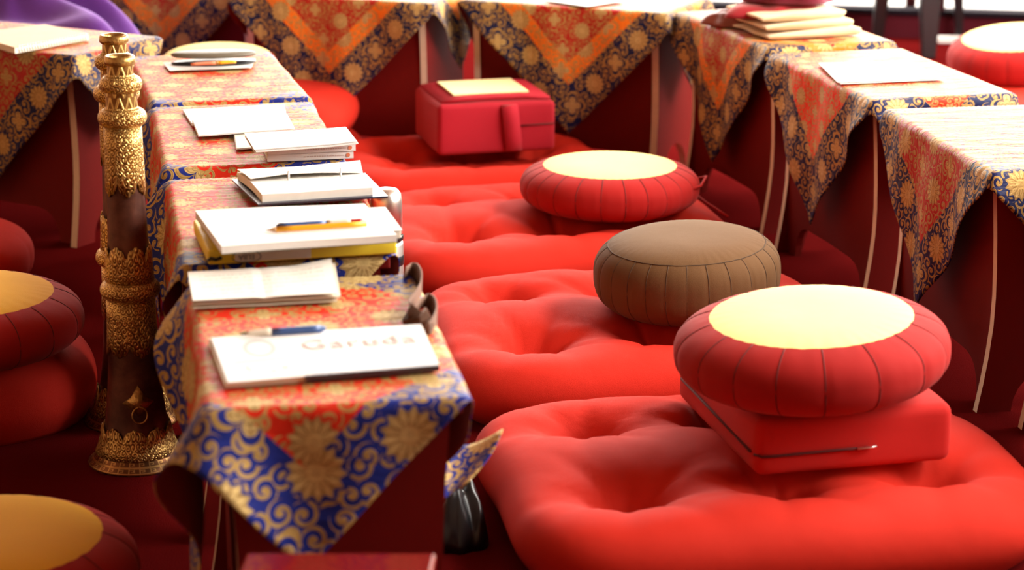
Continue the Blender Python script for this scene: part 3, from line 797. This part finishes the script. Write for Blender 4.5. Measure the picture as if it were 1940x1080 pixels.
me = bpy.data.meshes.new_from_object(to.evaluated_get(bpy.context.evaluated_depsgraph_get())); bpy.data.objects.remove(to)
me.materials.append(M_ink); tt = bpy.data.objects.new('title_lettering', me); C.objects.link(tt); tt.parent = t
pa, pb = q[0].lerp(q[1], .40).lerp(q[3].lerp(q[2], .40), .56), q[0].lerp(q[1], .95).lerp(q[3].lerp(q[2], .95), .56)
tt.location = (pa.x-o0.x, pa.y-o0.y, .0095); tt.rotation_euler = (0, 0, math.atan2(pb.y-pa.y, pb.x-pa.x))
_wd = max(v.co.x for v in me.vertices); _s = (pb-pa).length/_wd; tt.scale = (_s, _s*1.25, 1); tt['label'] = 'pale printed title reading Garuda'
def pen(a, b, label, spec, r=.0045, name='pen', cat='pen', group=None):
    """spec: list of (part name, from 0..1, to 0..1, material, radius factors)"""
    t = empty(name, (a+b)/2, label, cat, group); o0 = (a+b)/2
    for nm, f0, f1, m, r0, r1 in spec:
        bm = bmesh.new(); n = 5
        tube(bm, [a.lerp(b, f0+(f1-f0)*k/n)-o0 for k in range(n+1)], r, 12, rf=lambda k: r0+(r1-r0)*k); obj(nm, bm, m, t)
    return t
PSPEC = [('tip', 0, .06, M_graph, .15, .45), ('lower_barrel', .06, .36, M_cream, .6, 1), ('ring', .36, .375, M_navy, 1.03, 1.03), ('barrel', .375, .94, M_blue, 1, 1), ('end_cap', .94, 1.0, M_blue, 1, .5)]
zz = Z0+.013
pen(at(455, 633, zz), at(617, 622, zz), 'blue and cream pen lying on the newspaper', PSPEC, .0052)
# folded sheets of paper
q = quad([(370, 586), (642, 572), (632, 515), (360, 532)], Z0)
o0 = Vector((*centre(q).xy, Z0)); t = empty('folded_paper', o0, 'folded sheets of lined paper lying behind the newspaper', 'paper')
for i in range(4):
    piece('sheet', [p+Vector((.0025*((i*7) % 3-1), .002*((i*5) % 3-1), 0)) for p in q], Z0+i*.0032, .0010, M_text if i == 3 else M_cream, t, o0, nu=16, nv=8,
          zf=(lambda i: lambda u, v: .0008*(1+noise.noise(Vector((u*3, v*2, i*2.2))))+.006*max(0, u-.72)*max(0, v-.3)*6*(.4+.2*i)-.002*math.exp(-((u-.52)/.03)**2)*(i == 3)+.002*(i == 3))(i))
# yellow folder, book, pad, pens
zb = Z0
q = quad([(395, 503), (752, 482), (735, 436), (362, 452)], zb); q[3] = q[3]+Vector((0, .03, 0)); q[2] = q[2]+Vector((0, .03, 0))
o0 = Vector((*centre(q).xy, zb)); t = empty('folder', o0, 'worn yellow box folder at the bottom of the stack on the second table', 'folder')
piece('cover', q, zb, .022, M_yfold, t, o0, nu=14, nv=8, zf=wavy(4, .0006), bevel=.003, smooth=True)
ed = (q[1]-q[0]).normalized(); nd = Vector((ed.y, -ed.x, 0))
piece('spine_label', [q[0].lerp(q[1], .14)+nd*.0006, q[0].lerp(q[1], .54)+nd*.0006, q[0].lerp(q[1], .54)-nd*.002, q[0].lerp(q[1], .14)-nd*.002], zb+.003, .014, M_cream, t, o0, nu=2, nv=1)
cu = bpy.data.curves.new('maker', 'FONT'); cu.body = 'ELBA'; cu.size = .011; cu.extrude = .0002; cu.align_x = 'CENTER'; cu.align_y = 'CENTER'
to = bpy.data.objects.new('maker_tmp', cu); C.objects.link(to); me = bpy.data.meshes.new_from_object(to.evaluated_get(bpy.context.evaluated_depsgraph_get())); bpy.data.objects.remove(to)
me.materials.append(M_ink2); lt = bpy.data.objects.new('spine_lettering', me); C.objects.link(lt); lt.parent = t
pc = q[0].lerp(q[1], .20)+nd*.0012; EDA = math.atan2(ed.y, ed.x)
lt.matrix_local = Matrix.Translation((pc.x-o0.x, pc.y-o0.y, .010)) @ Matrix.Rotation(EDA, 4, 'Z') @ Matrix.Rotation(PI/2, 4, 'X') @ Matrix.Rotation(PI, 4, 'Z')
bm = bmesh.new(); tube(bm, [(.021*math.copysign(abs(math.cos(2*PI*k/28))**.6, math.cos(2*PI*k/28)), 0, .0075*math.sin(2*PI*k/28)) for k in range(29)], .0006, 6)
lo_ = obj('logo_outline', bm, M_ink2, t); lo_.location = (pc.x-o0.x, pc.y-o0.y, .010); lo_.rotation_euler = (0, 0, EDA)
bm = bmesh.new(); tube(bm, [(0, 0, 0), (.004, -.004, .004), (.012, -.003, .002), (.020, -.002, .005)], .004, 6, flat=.6); ho = obj('worn_corner', bm, M_black, t); ho.location = (q[0].x-o0.x, q[0].y-o0.y-.001, .008)
zb += .0240
q2 = quad([(425, 478), (760, 452), (728, 408), (378, 425)], zb)
o0 = Vector((*centre(q2).xy, zb)); t = empty('book', o0, 'white softcover book under the writing pad, on the yellow folder', 'book')
piece('pages', q2, zb, .0125, M_cream, t, o0, nu=8, nv=6, smooth=False, bevel=.002)
piece('cover', [p+Vector((.002, -.001, 0)) for p in q2], zb+.0126, .0012, M_paper, t, o0, nu=8, nv=6)
zb += .0145
q = quad([(420, 470), (752, 447), (690, 388), (370, 402)], zb+.010)
o0 = Vector((*centre(q).xy, zb)); t = empty('writing_pad', o0, 'ruled white writing pad holding the pencil, on the second table', 'notepad')
piece('backing', q, zb, .0014, M_grey, t, o0, nu=8, nv=6)
piece('pages', q, zb+.0015, .0110, [M_text2, M_paper], t, o0, nu=14, nv=8, zf=lambda u, v: .0006*math.sin(u*5), lo=1)
zz = zb+.0125+.0055
pen(at(523, 429, zz+.003), at(694, 418, zz+.003), 'four-colour pen with blue barrel and red plunger, beside the pencil', [('barrel', 0, .03, M_blue, .4, .9), ('grip', .03, .55, M_blue, 1, 1), ('ring', .55, .56, M_navy, 1.02, 1.02), ('upper_barrel', .56, .82, M_cream, 1, 1), ('plunger', .82, .95, M_redp, .8, .8), ('end_cap', .95, 1, M_paper, .7, .5)], .0048)
pen(at(503, 436, zz), at(694, 424, zz), 'yellow pencil lying on the writing pad', [('lead', 0, .03, M_graph, .1, .3), ('sharpened_wood', .03, .10, M_wood, .3, 1), ('barrel', .10, 1.0, M_pencil, 1, 1)], .0042, 'pencil', 'pencil')
# ring binder
zb = Z0
q = quad([(490, 402), (735, 386), (690, 336), (435, 348)], zb+.004)
q[2] = q[2]+Vector((0, .03, 0)); q[3] = q[3]+Vector((0, .03, 0))
o0 = Vector((*centre(q).xy, zb)); t = empty('ring_binder', o0, 'open navy ring binder full of white pages, on the second table', 'binder')
up = lambda u, v: .018+.006*(1-v)
piece('cover', q, zb, .003, M_navy, t, o0, nu=6, nv=6, zf=lambda u, v: .012*(1-v)+.002)
qp = [q[0].lerp(q[2], .03)+Vector((0, .008, 0)), q[1]+Vector((-.025, .010, 0)), q[2]+Vector((-.02, .0, 0)), q[3]+Vector((.010, 0, 0))]
def curve_pages(off): return lambda u, v: .012*(1-v)+.004+off+.004*math.sin(v*PI)+.010*max(0, v-.75)*max(0, u-.5)*5+.0008*noise.noise(Vector((u*5, v*4, off*99)))
piece('pages', qp, zb, .013, [M_text2, M_paper], t, o0, nu=18, nv=10, zf=curve_pages(0), lo=1)
ql = [qp[0].lerp(qp[3], .45), qp[1].lerp(qp[2], .50), qp[2]+Vector((.012, -.004, 0)), qp[3]]
piece('loose_leaf', ql, zb+.0135, .0008, M_text, t, o0, nu=14, nv=8, zf=lambda u, v: curve_pages(0)(u, .45+.55*v)+.004+.004*math.sin(u*4)*(1-v))
for f in (.34, .80):
    p = qp[0].lerp(qp[1], f).lerp(qp[3].lerp(qp[2], f), .47)-o0
    bm = bmesh.new(); tube(bm, [(p.x, p.y+.010*math.cos(a), .024+.017*math.sin(a)) for a in [PI*k/10 for k in range(11)]], .0016, 8); obj('ring', bm, M_steel, t)
# thermos between table and mats
tp = Vector((-.212, 3.68, 0))
t = empty('thermos', tp, 'slim steel vacuum flask standing between the second table and the red mats', 'flask')
bm = bmesh.new(); lathe(bm, [(.027, 0), (.0285, .004), (.0285, .365), (.0270, .370)], 40); obj('body', bm, M_steel, t)
bm = bmesh.new(); lathe(bm, [(.0288, .330), (.0296, .332), (.0296, .345), (.0288, .347)], 40, False, False); lathe(bm, [(.0275, .372), (.0290, .374), (.0290, .380), (.0275, .382)], 40, False, False); obj('band', bm, M_black, t)
bm = bmesh.new(); lathe(bm, [(.0272, .384), (.0272, .440), (.0255, .452), (.020, .459), (.008, .462)], 40); obj('cup_lid', bm, M_steel, t)
# brown bag with straps between the front table and the mats
bp = row(.60, .178)
t = empty('shoulder_bag', bp, 'brown cloth bag with looped straps beside the front table', 'bag', rot=(0, 0, math.atan2(RE.y, RE.x)))
bm = bmesh.new(); lathe(bm, [(.02, 0), (.042, .004), (.046, .05), (.042, .12), (.034, .18), (.014, .205)], 36, fn=lambda i, a, r, z: (r*(1+.12*math.sin(3*a+i)+.06*math.sin(7*a)), z)); b_ = obj('bag_body', bm, M_strap, t)
b_.scale = (.42, 1.2, 1)
def arc(c, rx, rz, a0, a1, n=20, sk=0.0): return [(c[0]+rx*math.cos(a0+(a1-a0)*k/n), c[1]+sk*k/n, c[2]+rz*math.sin(a0+(a1-a0)*k/n)) for k in range(n+1)]
MB_ = Matrix.Rotation(-math.atan2(RE.y, RE.x), 3, 'Z')
for path, w in (([(764, 528), (775, 520), (788, 521), (797, 536), (797, 556), (788, 574), (778, 590), (786, 612)], .034), ([(780, 604), (790, 588), (806, 578), (820, 582), (827, 600), (822, 620), (812, 634), (800, 622), (792, 606)], .032)):
    pts = [MB_ @ (at(x, y, .455)-Vector((bp.x, bp.y, 0))) for x, y in path]+[Vector((0, .0, .30)), Vector((0, 0, .19))]
    fine = []
    for k in range(len(pts)-1):
        a, b, c_, d_ = pts[max(k-1, 0)], pts[k], pts[k+1], pts[min(k+2, len(pts)-1)]
        for m_ in range(5):
            u = m_/5; fine.append(.5*((2*b)+(c_-a)*u+(2*a-5*b+4*c_-d_)*u*u+(3*b-a-3*c_+d_)*u**3))
    bm = bmesh.new(); ribbon(bm, fine, w, .002, Vector((.25, 0, 1)), .5); obj('strap', bm, M_strap, t)
# third table: sheets, paperbacks, pad
def sheets(pix, z, n, label, m, step=.0016, spread=.004, name='paper_sheets', cat='paper', seed=0, amp=.0007, group=None):
    q = quad(pix, z); o0 = Vector((*centre(q).xy, z)); t = empty(name, o0, label, cat, group); rr = random.Random(seed)
    for i in range(n):
        dv = Vector((rr.uniform(-spread, spread), rr.uniform(-spread, spread), 0))
        piece('sheet', [p+dv for p in q], z+i*step, .0008, m if i == n-1 else M_paper, t, o0, nu=12, nv=8, zf=wavy(seed+i*.05, amp))
    return t
sheets([(366, 240), (545, 230), (540, 200), (347, 210)], Z0, 2, 'white sheet at the back of the paperback table, partly under another', M_paper, seed=3)
sheets([(378, 259), (560, 246), (546, 220), (366, 229)], Z0+.0055, 2, 'curled white sheet lying in front of another on the paperback table', M_text, seed=4, amp=.001)
zb = Z0
for i, (pl, lab) in enumerate(([(505, 307), (668, 299), (655, 262), (492, 268)], 'lower of the two stacked white paperbacks on the third table'), ([(507, 292), (673, 283), (660, 250), (494, 258)], 'upper of the two stacked white paperbacks on the third table')) if False else enumerate((
        ([(507, 307), (670, 300), (655, 275), (495, 283)], 'lower of the two stacked white paperbacks on the third table'),
        ([(508, 294), (674, 286), (660, 262), (496, 270)], 'upper of the two stacked white paperbacks on the third table'))):
    q = quad(pl, zb); bk = az(-10.5)*.11
    q = [q[0], q[1], q[1]+bk, q[0]+bk]; o0 = Vector((*centre(q).xy, zb)); t = empty('paperback', o0, lab, 'book', 'white paperbacks')
    ins = [q[0]+bk*.02+Vector((.002, 0, 0)), q[1]+bk*.02-Vector((.002, 0, 0)), q[2]-Vector((.002, 0, 0)), q[3]+Vector((.002, 0, 0))]
    piece('pages', ins, zb+.0008, .0115, M_cream, t, o0, nu=4, nv=4)
    bm = bmesh.new()
    for (a, b, z, h) in ((q, None, zb, .0008), (q, None, zb+.0124, .0008), ([q[0], q[1], q[1]+bk*.012, q[0]+bk*.012], None, zb, .0132)): slab(bm, [Vector((p.x-o0.x, p.y-o0.y, 0)) for p in a], z-o0.z, h, 4, 2)
    obj('cover', bm, M_paper, t, smooth=False)
    ed = (q[1]-q[0]).normalized(); nd = Vector((ed.y, -ed.x, 0)); rr = random.Random(i)
    bm = bmesh.new(); f = .42
    while f < .88:
        w = rr.uniform(.012, .03); a = q[0].lerp(q[1], f)-o0+nd*.0006; b = q[0].lerp(q[1], f+w)-o0+nd*.0006
        slab(bm, [a, b, b-nd*.001, a-nd*.001], .0055, .0022, 1, 1); f += w+.008
    obj('spine_print', bm, M_ink, t, smooth=False)
    bm = bmesh.new(); c = q[0].lerp(q[1], .935)-o0+nd*.0008; M4 = Matrix.Translation((c.x, c.y, .0068)) @ Matrix.Rotation(math.atan2(ed.y, ed.x), 4, 'Z') @ Matrix.Rotation(PI/2, 4, 'X')
    bmesh.ops.create_cone(bm, cap_ends=True, segments=20, radius1=.0036, radius2=.0036, depth=.0008, matrix=M4); obj('publisher_mark', bm, M_logo, t, smooth=False)
    zb += .0136
sheets([(446, 285), (520, 280), (508, 248), (441, 256)], Z0+.001, 2, 'narrow white slips under the left end of the paper stack on the paperbacks', M_cream, seed=5)
q = quad([(482, 284), (676, 270), (655, 242), (463, 253)], zb+.006)
o0 = Vector((*centre(q).xy, zb)); t = empty('paper_stack', o0, 'curling stack of white paper lying on the two paperbacks', 'paper')
for i in range(5): piece('sheet', [p+Vector((.001*((i*3) % 4), -.001*((i*5) % 3), 0)) for p in q], zb+.0012*i, .0010, M_paper, t, o0, nu=14, nv=6, zf=(lambda i: lambda u, v: .0005+.012*max(0, u-.72)**1.3*(1-.4*v)+.0002*i)(i))
# glasses case on the last table
sheets([(322, 136), (474, 130), (482, 113), (309, 121)], Z0, 2, 'white card lying under the grey glasses case', M_paper, seed=6)
o0 = at(405, 120, Z0+.004); t = empty('glasses_case', o0, 'grey soft glasses case lying on the farthest left table', 'case', rot=(0, 0, .12))
for nm, dz, hh, m in (('case_base', 0, .007, M_black), ('case_flap', .016, .012, M_grey)):
    bm = bmesh.new(); lathe(bm, [(.02, 0), (.092, 0), (.098, .25), (.097, .6), (.085, .9), (.03, 1.0)], 40); 
    for v in bm.verts: v.co = Vector((v.co.x*.95, v.co.y*.36, v.co.z*hh+dz))
    obj(nm, bm, m, t)
a = at(362, 122, Z0+.0155); b = at(447, 117, Z0+.0155)
pen(a, b, 'brown and gold pen tucked in the grey glasses case', [('barrel', 0, .55, M_logo, .8, 1), ('ring', .55, .6, M_gilt_plain, 1.1, 1.1), ('cap', .6, 1, M_pencil, 1, .8)], .0042)
# ------------------------------------------------------------------ spiral notebook and purple blanket at the far left
q = quad([(28, 92), (168, 66), (85, 48), (-60, 66)], Z0+.012)
o0 = Vector((*centre(q).xy, Z0)); t = empty('spiral_notebook', o0, 'cream spiral notebook lying on the far left table', 'notebook')
piece('pages', q, Z0, .013, M_cream, t, o0, nu=6, nv=6)
piece('cover', q, Z0+.0132, .0015, M_beige, t, o0, nu=6, nv=6)
bm = bmesh.new()
for i in range(26):
    p = q[0].lerp(q[1], .06+.9*i/25)-o0; tube(bm, [(p.x, p.y+.003+.006*math.cos(a), .008+.008*math.sin(a)) for a in [2*PI*k/10 for k in range(11)]], .0010, 5)
obj('spiral_wire', bm, M_steel, t)
def heap(name, loc, sx, sy, h, m, label, cat, seed, ridges, rot=0.0, power=2.2, n=72, parent=None, amp=.16):
    """a heap of soft cloth: closed dome with folds"""
    bm = bmesh.new(); rings = []; NA = 120
    for i in range(1, n//2+1):
        rho = i/(n//2); ring = []
        for k in range(NA):
            a = 2*PI*k/NA; x, y = math.cos(a)*rho, math.sin(a)*rho
            e = max(0, 1-rho**power)**.6
            f = noise.noise(Vector((x*1.5+seed, y*1.5, seed)))*1.0
            rd = math.sin((x*math.cos(ridges)+y*math.sin(ridges))*9+3.0*f+seed)
            z = e*(1+amp*1.4*f)+amp*.5*rd*e**.5*min(1, (1-rho)*5+.1)
            wob = 1+.10*math.sin(3*a+seed)+.05*math.sin(7*a+seed*2)
            ring.append(bm.verts.new((x*sx*wob, y*sy*wob, max(0, z*h))))
        rings.append(ring)
    top = bm.verts.new((0, 0, h*(1+amp*1.4*noise.noise(Vector((seed, 0, seed))))+amp*.5*h*math.sin(seed)))
    for k in range(NA): bm.faces.new((top, rings[0][k], rings[0][(k+1) % NA]))
    for i in range(len(rings)-1):
        for k in range(NA): bm.faces.new((rings[i][k], rings[i+1][k], rings[i+1][(k+1) % NA], rings[i][(k+1) % NA]))
    bm.faces.new(rings[-1][::-1])
    o = obj(name, bm, m, parent, loc, (0, 0, rot))
    if parent is None: tag(o, label, cat)
    return o
p = at(30, 80, .40); heap('blanket', (p.x-.10, p.y+.40, 0), .47, .28, .475, M_purple, 'purple blanket heaped behind the spiral notebook table', 'blanket', 2.0, 1.2, rot=-.4, power=3.2)
# ------------------------------------------------------------------ things on the right row
sheets([(1592, 160), (1790, 152), (1730, 121), (1556, 123)], Z0, 3, 'flat white sheets lying on the middle table of the right row', M_paper, seed=9, spread=.006)
# folded beige blanket: three folded layers
q = quad([(1455, 82), (1632, 72), (1560, 40), (1385, 44)], Z0); o0 = Vector((*centre(q).xy, Z0)); fx_ = (q[1]-q[0]); fy_ = (q[3]-q[0])
t = empty('folded_blanket', o0, 'folded beige blanket under the maroon clothes, on the far right-row table', 'blanket')
for i in range(3):
    bm = bmesh.new(); n, mm = 26, 14; w, d_ = fx_.length*(1-.05*i), .21; th = .023
    ring_pts = [(math.cos(a), math.sin(a)) for a in [2*PI*k/24 for k in range(24)]]
    rings = []
    for j in range(n+1):
        y = (j/n-.5)*d_; ring = []
        for c, s in ring_pts:
            x = math.copysign(abs(c)**.35, c)*w/2; z = th/2+math.copysign(abs(s)**.6, s)*th/2
            z += .002*noise.noise(Vector((x*20, y*20, i*3.0)))
            z *= .5+.5*max(0, min(1, (x/w+.5)*1.15))
            x += .006*noise.noise(Vector((y*18, i*2.0, s)))
            ring.append(bm.verts.new((x, y, max(z, .0005) if i == 0 else z)))
        rings.append(ring)
    for j in range(n):
        for k in range(24): bm.faces.new((rings[j][k], rings[j][(k+1) % 24], rings[j+1][(k+1) % 24], rings[j+1][k]))
    bm.faces.new(rings[0][::-1]); bm.faces.new(rings[-1])
    obj('folded_layer', bm, M_beige, t, (-.012*i, .01*i,   .0195*i), (0, 0, math.atan2(fx_.y, fx_.x)))
ca = Vector((o0.x, o0.y, Z0+.034))
heap('garment', (ca.x-.040, ca.y+.035, ca.z), .125, .085, .042, M_maroon, 'red fleece garment spread over the folded beige blanket', 'clothing', 4.0, .3, rot=.1)
heap('jacket', (ca.x-.005, ca.y+.045, ca.z+.036), .110, .080, .11, M_burg, 'burgundy jacket bundled on top of the red fleece garment', 'clothing', 5.5, .9, rot=.2, amp=.22)
p = at(1378, 45, Z0); heap('leather_pouch', (p.x, p.y, Z0), .055, .07, .035, plain('russet_leather', (.22, .05, .03), .5), 'russet leather bundle beside the folded beige blanket', 'pouch', 7.0, .5, rot=.6)
# papers on the back right table
sheets([(1110, 14), (1180, 4), (1120, -10), (1030, 3)], Z0, 2, 'white sheets lying on the back right table', M_paper, seed=11)
# black stool by the window
lg = [at(1660, 90, 0), at(1758, 110, 0), at(1817, 80, 0)]; lg.append(lg[0]+lg[2]-lg[1])
sc_ = sum(lg, Vector())/4
t = empty('stool', (sc_.x, sc_.y, 0), 'black plastic stool with tapered legs standing before the window', 'stool')
for i, p in enumerate(lg):
    w = (.024, .033, .017, .02)[i]; bm = bmesh.new(); dv = p-sc_; dv.z = 0; tp_ = dv*.80
    vs = []
    for (c, z, k) in ((dv, 0, .62), (dv.lerp(tp_, .5), .22, .95), (tp_, .44, 1.25)):
        vs.append([bm.verts.new((c.x+sx*w*k*1.15, c.y+sy*w*k, z)) for sx, sy in ((-1, -1), (1, -1), (1, 1), (-1, 1))])
    for a in range(2):
        for k in range(4): bm.faces.new((vs[a][k], vs[a][(k+1) % 4], vs[a+1][(k+1) % 4], vs[a+1][k]))
    bm.faces.new(vs[0][::-1]); bm.faces.new(vs[2]); obj('leg', bm, M_black, t, smooth=False, bevel=.005)
bm = bmesh.new(); hull = [(p-sc_).xy*1.0 for p in lg]; prism(bm, [(x, y) for x, y in hull], 'z', .44, .475); obj('seat', bm, M_black, t, smooth=False, bevel=.012)
# short white bar on the floor by the window
p = at(1797, 66, .02); bm = bmesh.new(); box(bm, (-.05, -.012, 0), (.05, .012, .025)); o = obj('white_bar', bm, M_paper, loc=(p.x, p.y-.06, 0), bevel=.004, smooth=False); tag(o, 'short white bar on the carpet between the black stool legs', 'bar')
# ------------------------------------------------------------------ front: red lacquered box, black bag, cropped table
q = quad([(440, 1110), (818, 1112), (826, 1047), (466, 1047)], .33); o0 = Vector((*centre(q).xy, 0))
e = (q[1]-q[0]).normalized(); n_ = (q[3]-q[0]).normalized()
q = [q[3]-n_*.16, q[2]-n_*.16, q[2], q[3]]; o0 = Vector((*centre(q).xy, 0))
t = empty('lacquered_box', o0, 'glossy red lacquered box at the bottom edge, before the front table', 'box')
bm = bmesh.new(); slab(bm, [Vector((p.x-o0.x, p.y-o0.y, 0))*.97 for p in q], 0, .310, 2, 2); obj('body', bm, M_lacquer, t, smooth=False)
bm = bmesh.new(); slab(bm, [Vector((p.x-o0.x, p.y-o0.y, 0)) for p in q], .311, .019, 2, 2); obj('lid', bm, M_redbox, t, smooth=False, bevel=.004)
p = at(862, 1000, .03); heap('plastic_bag', (p.x+.005, p.y+.03, 0), .045, .07, .085, M_black, 'crumpled black plastic bag on the carpet between the front table and the mat', 'bag', 9.0, .4, amp=.3)
c = at(1932, 812, 0)+az(-9.3)*-(TL/2-.03)+Vector((az(-9.3).y, -az(-9.3).x, 0))*(TW/2+.0)
table(c, yaw_of(az(-9.3)), 'low dark red table cropped by the right edge, only one foot in view')
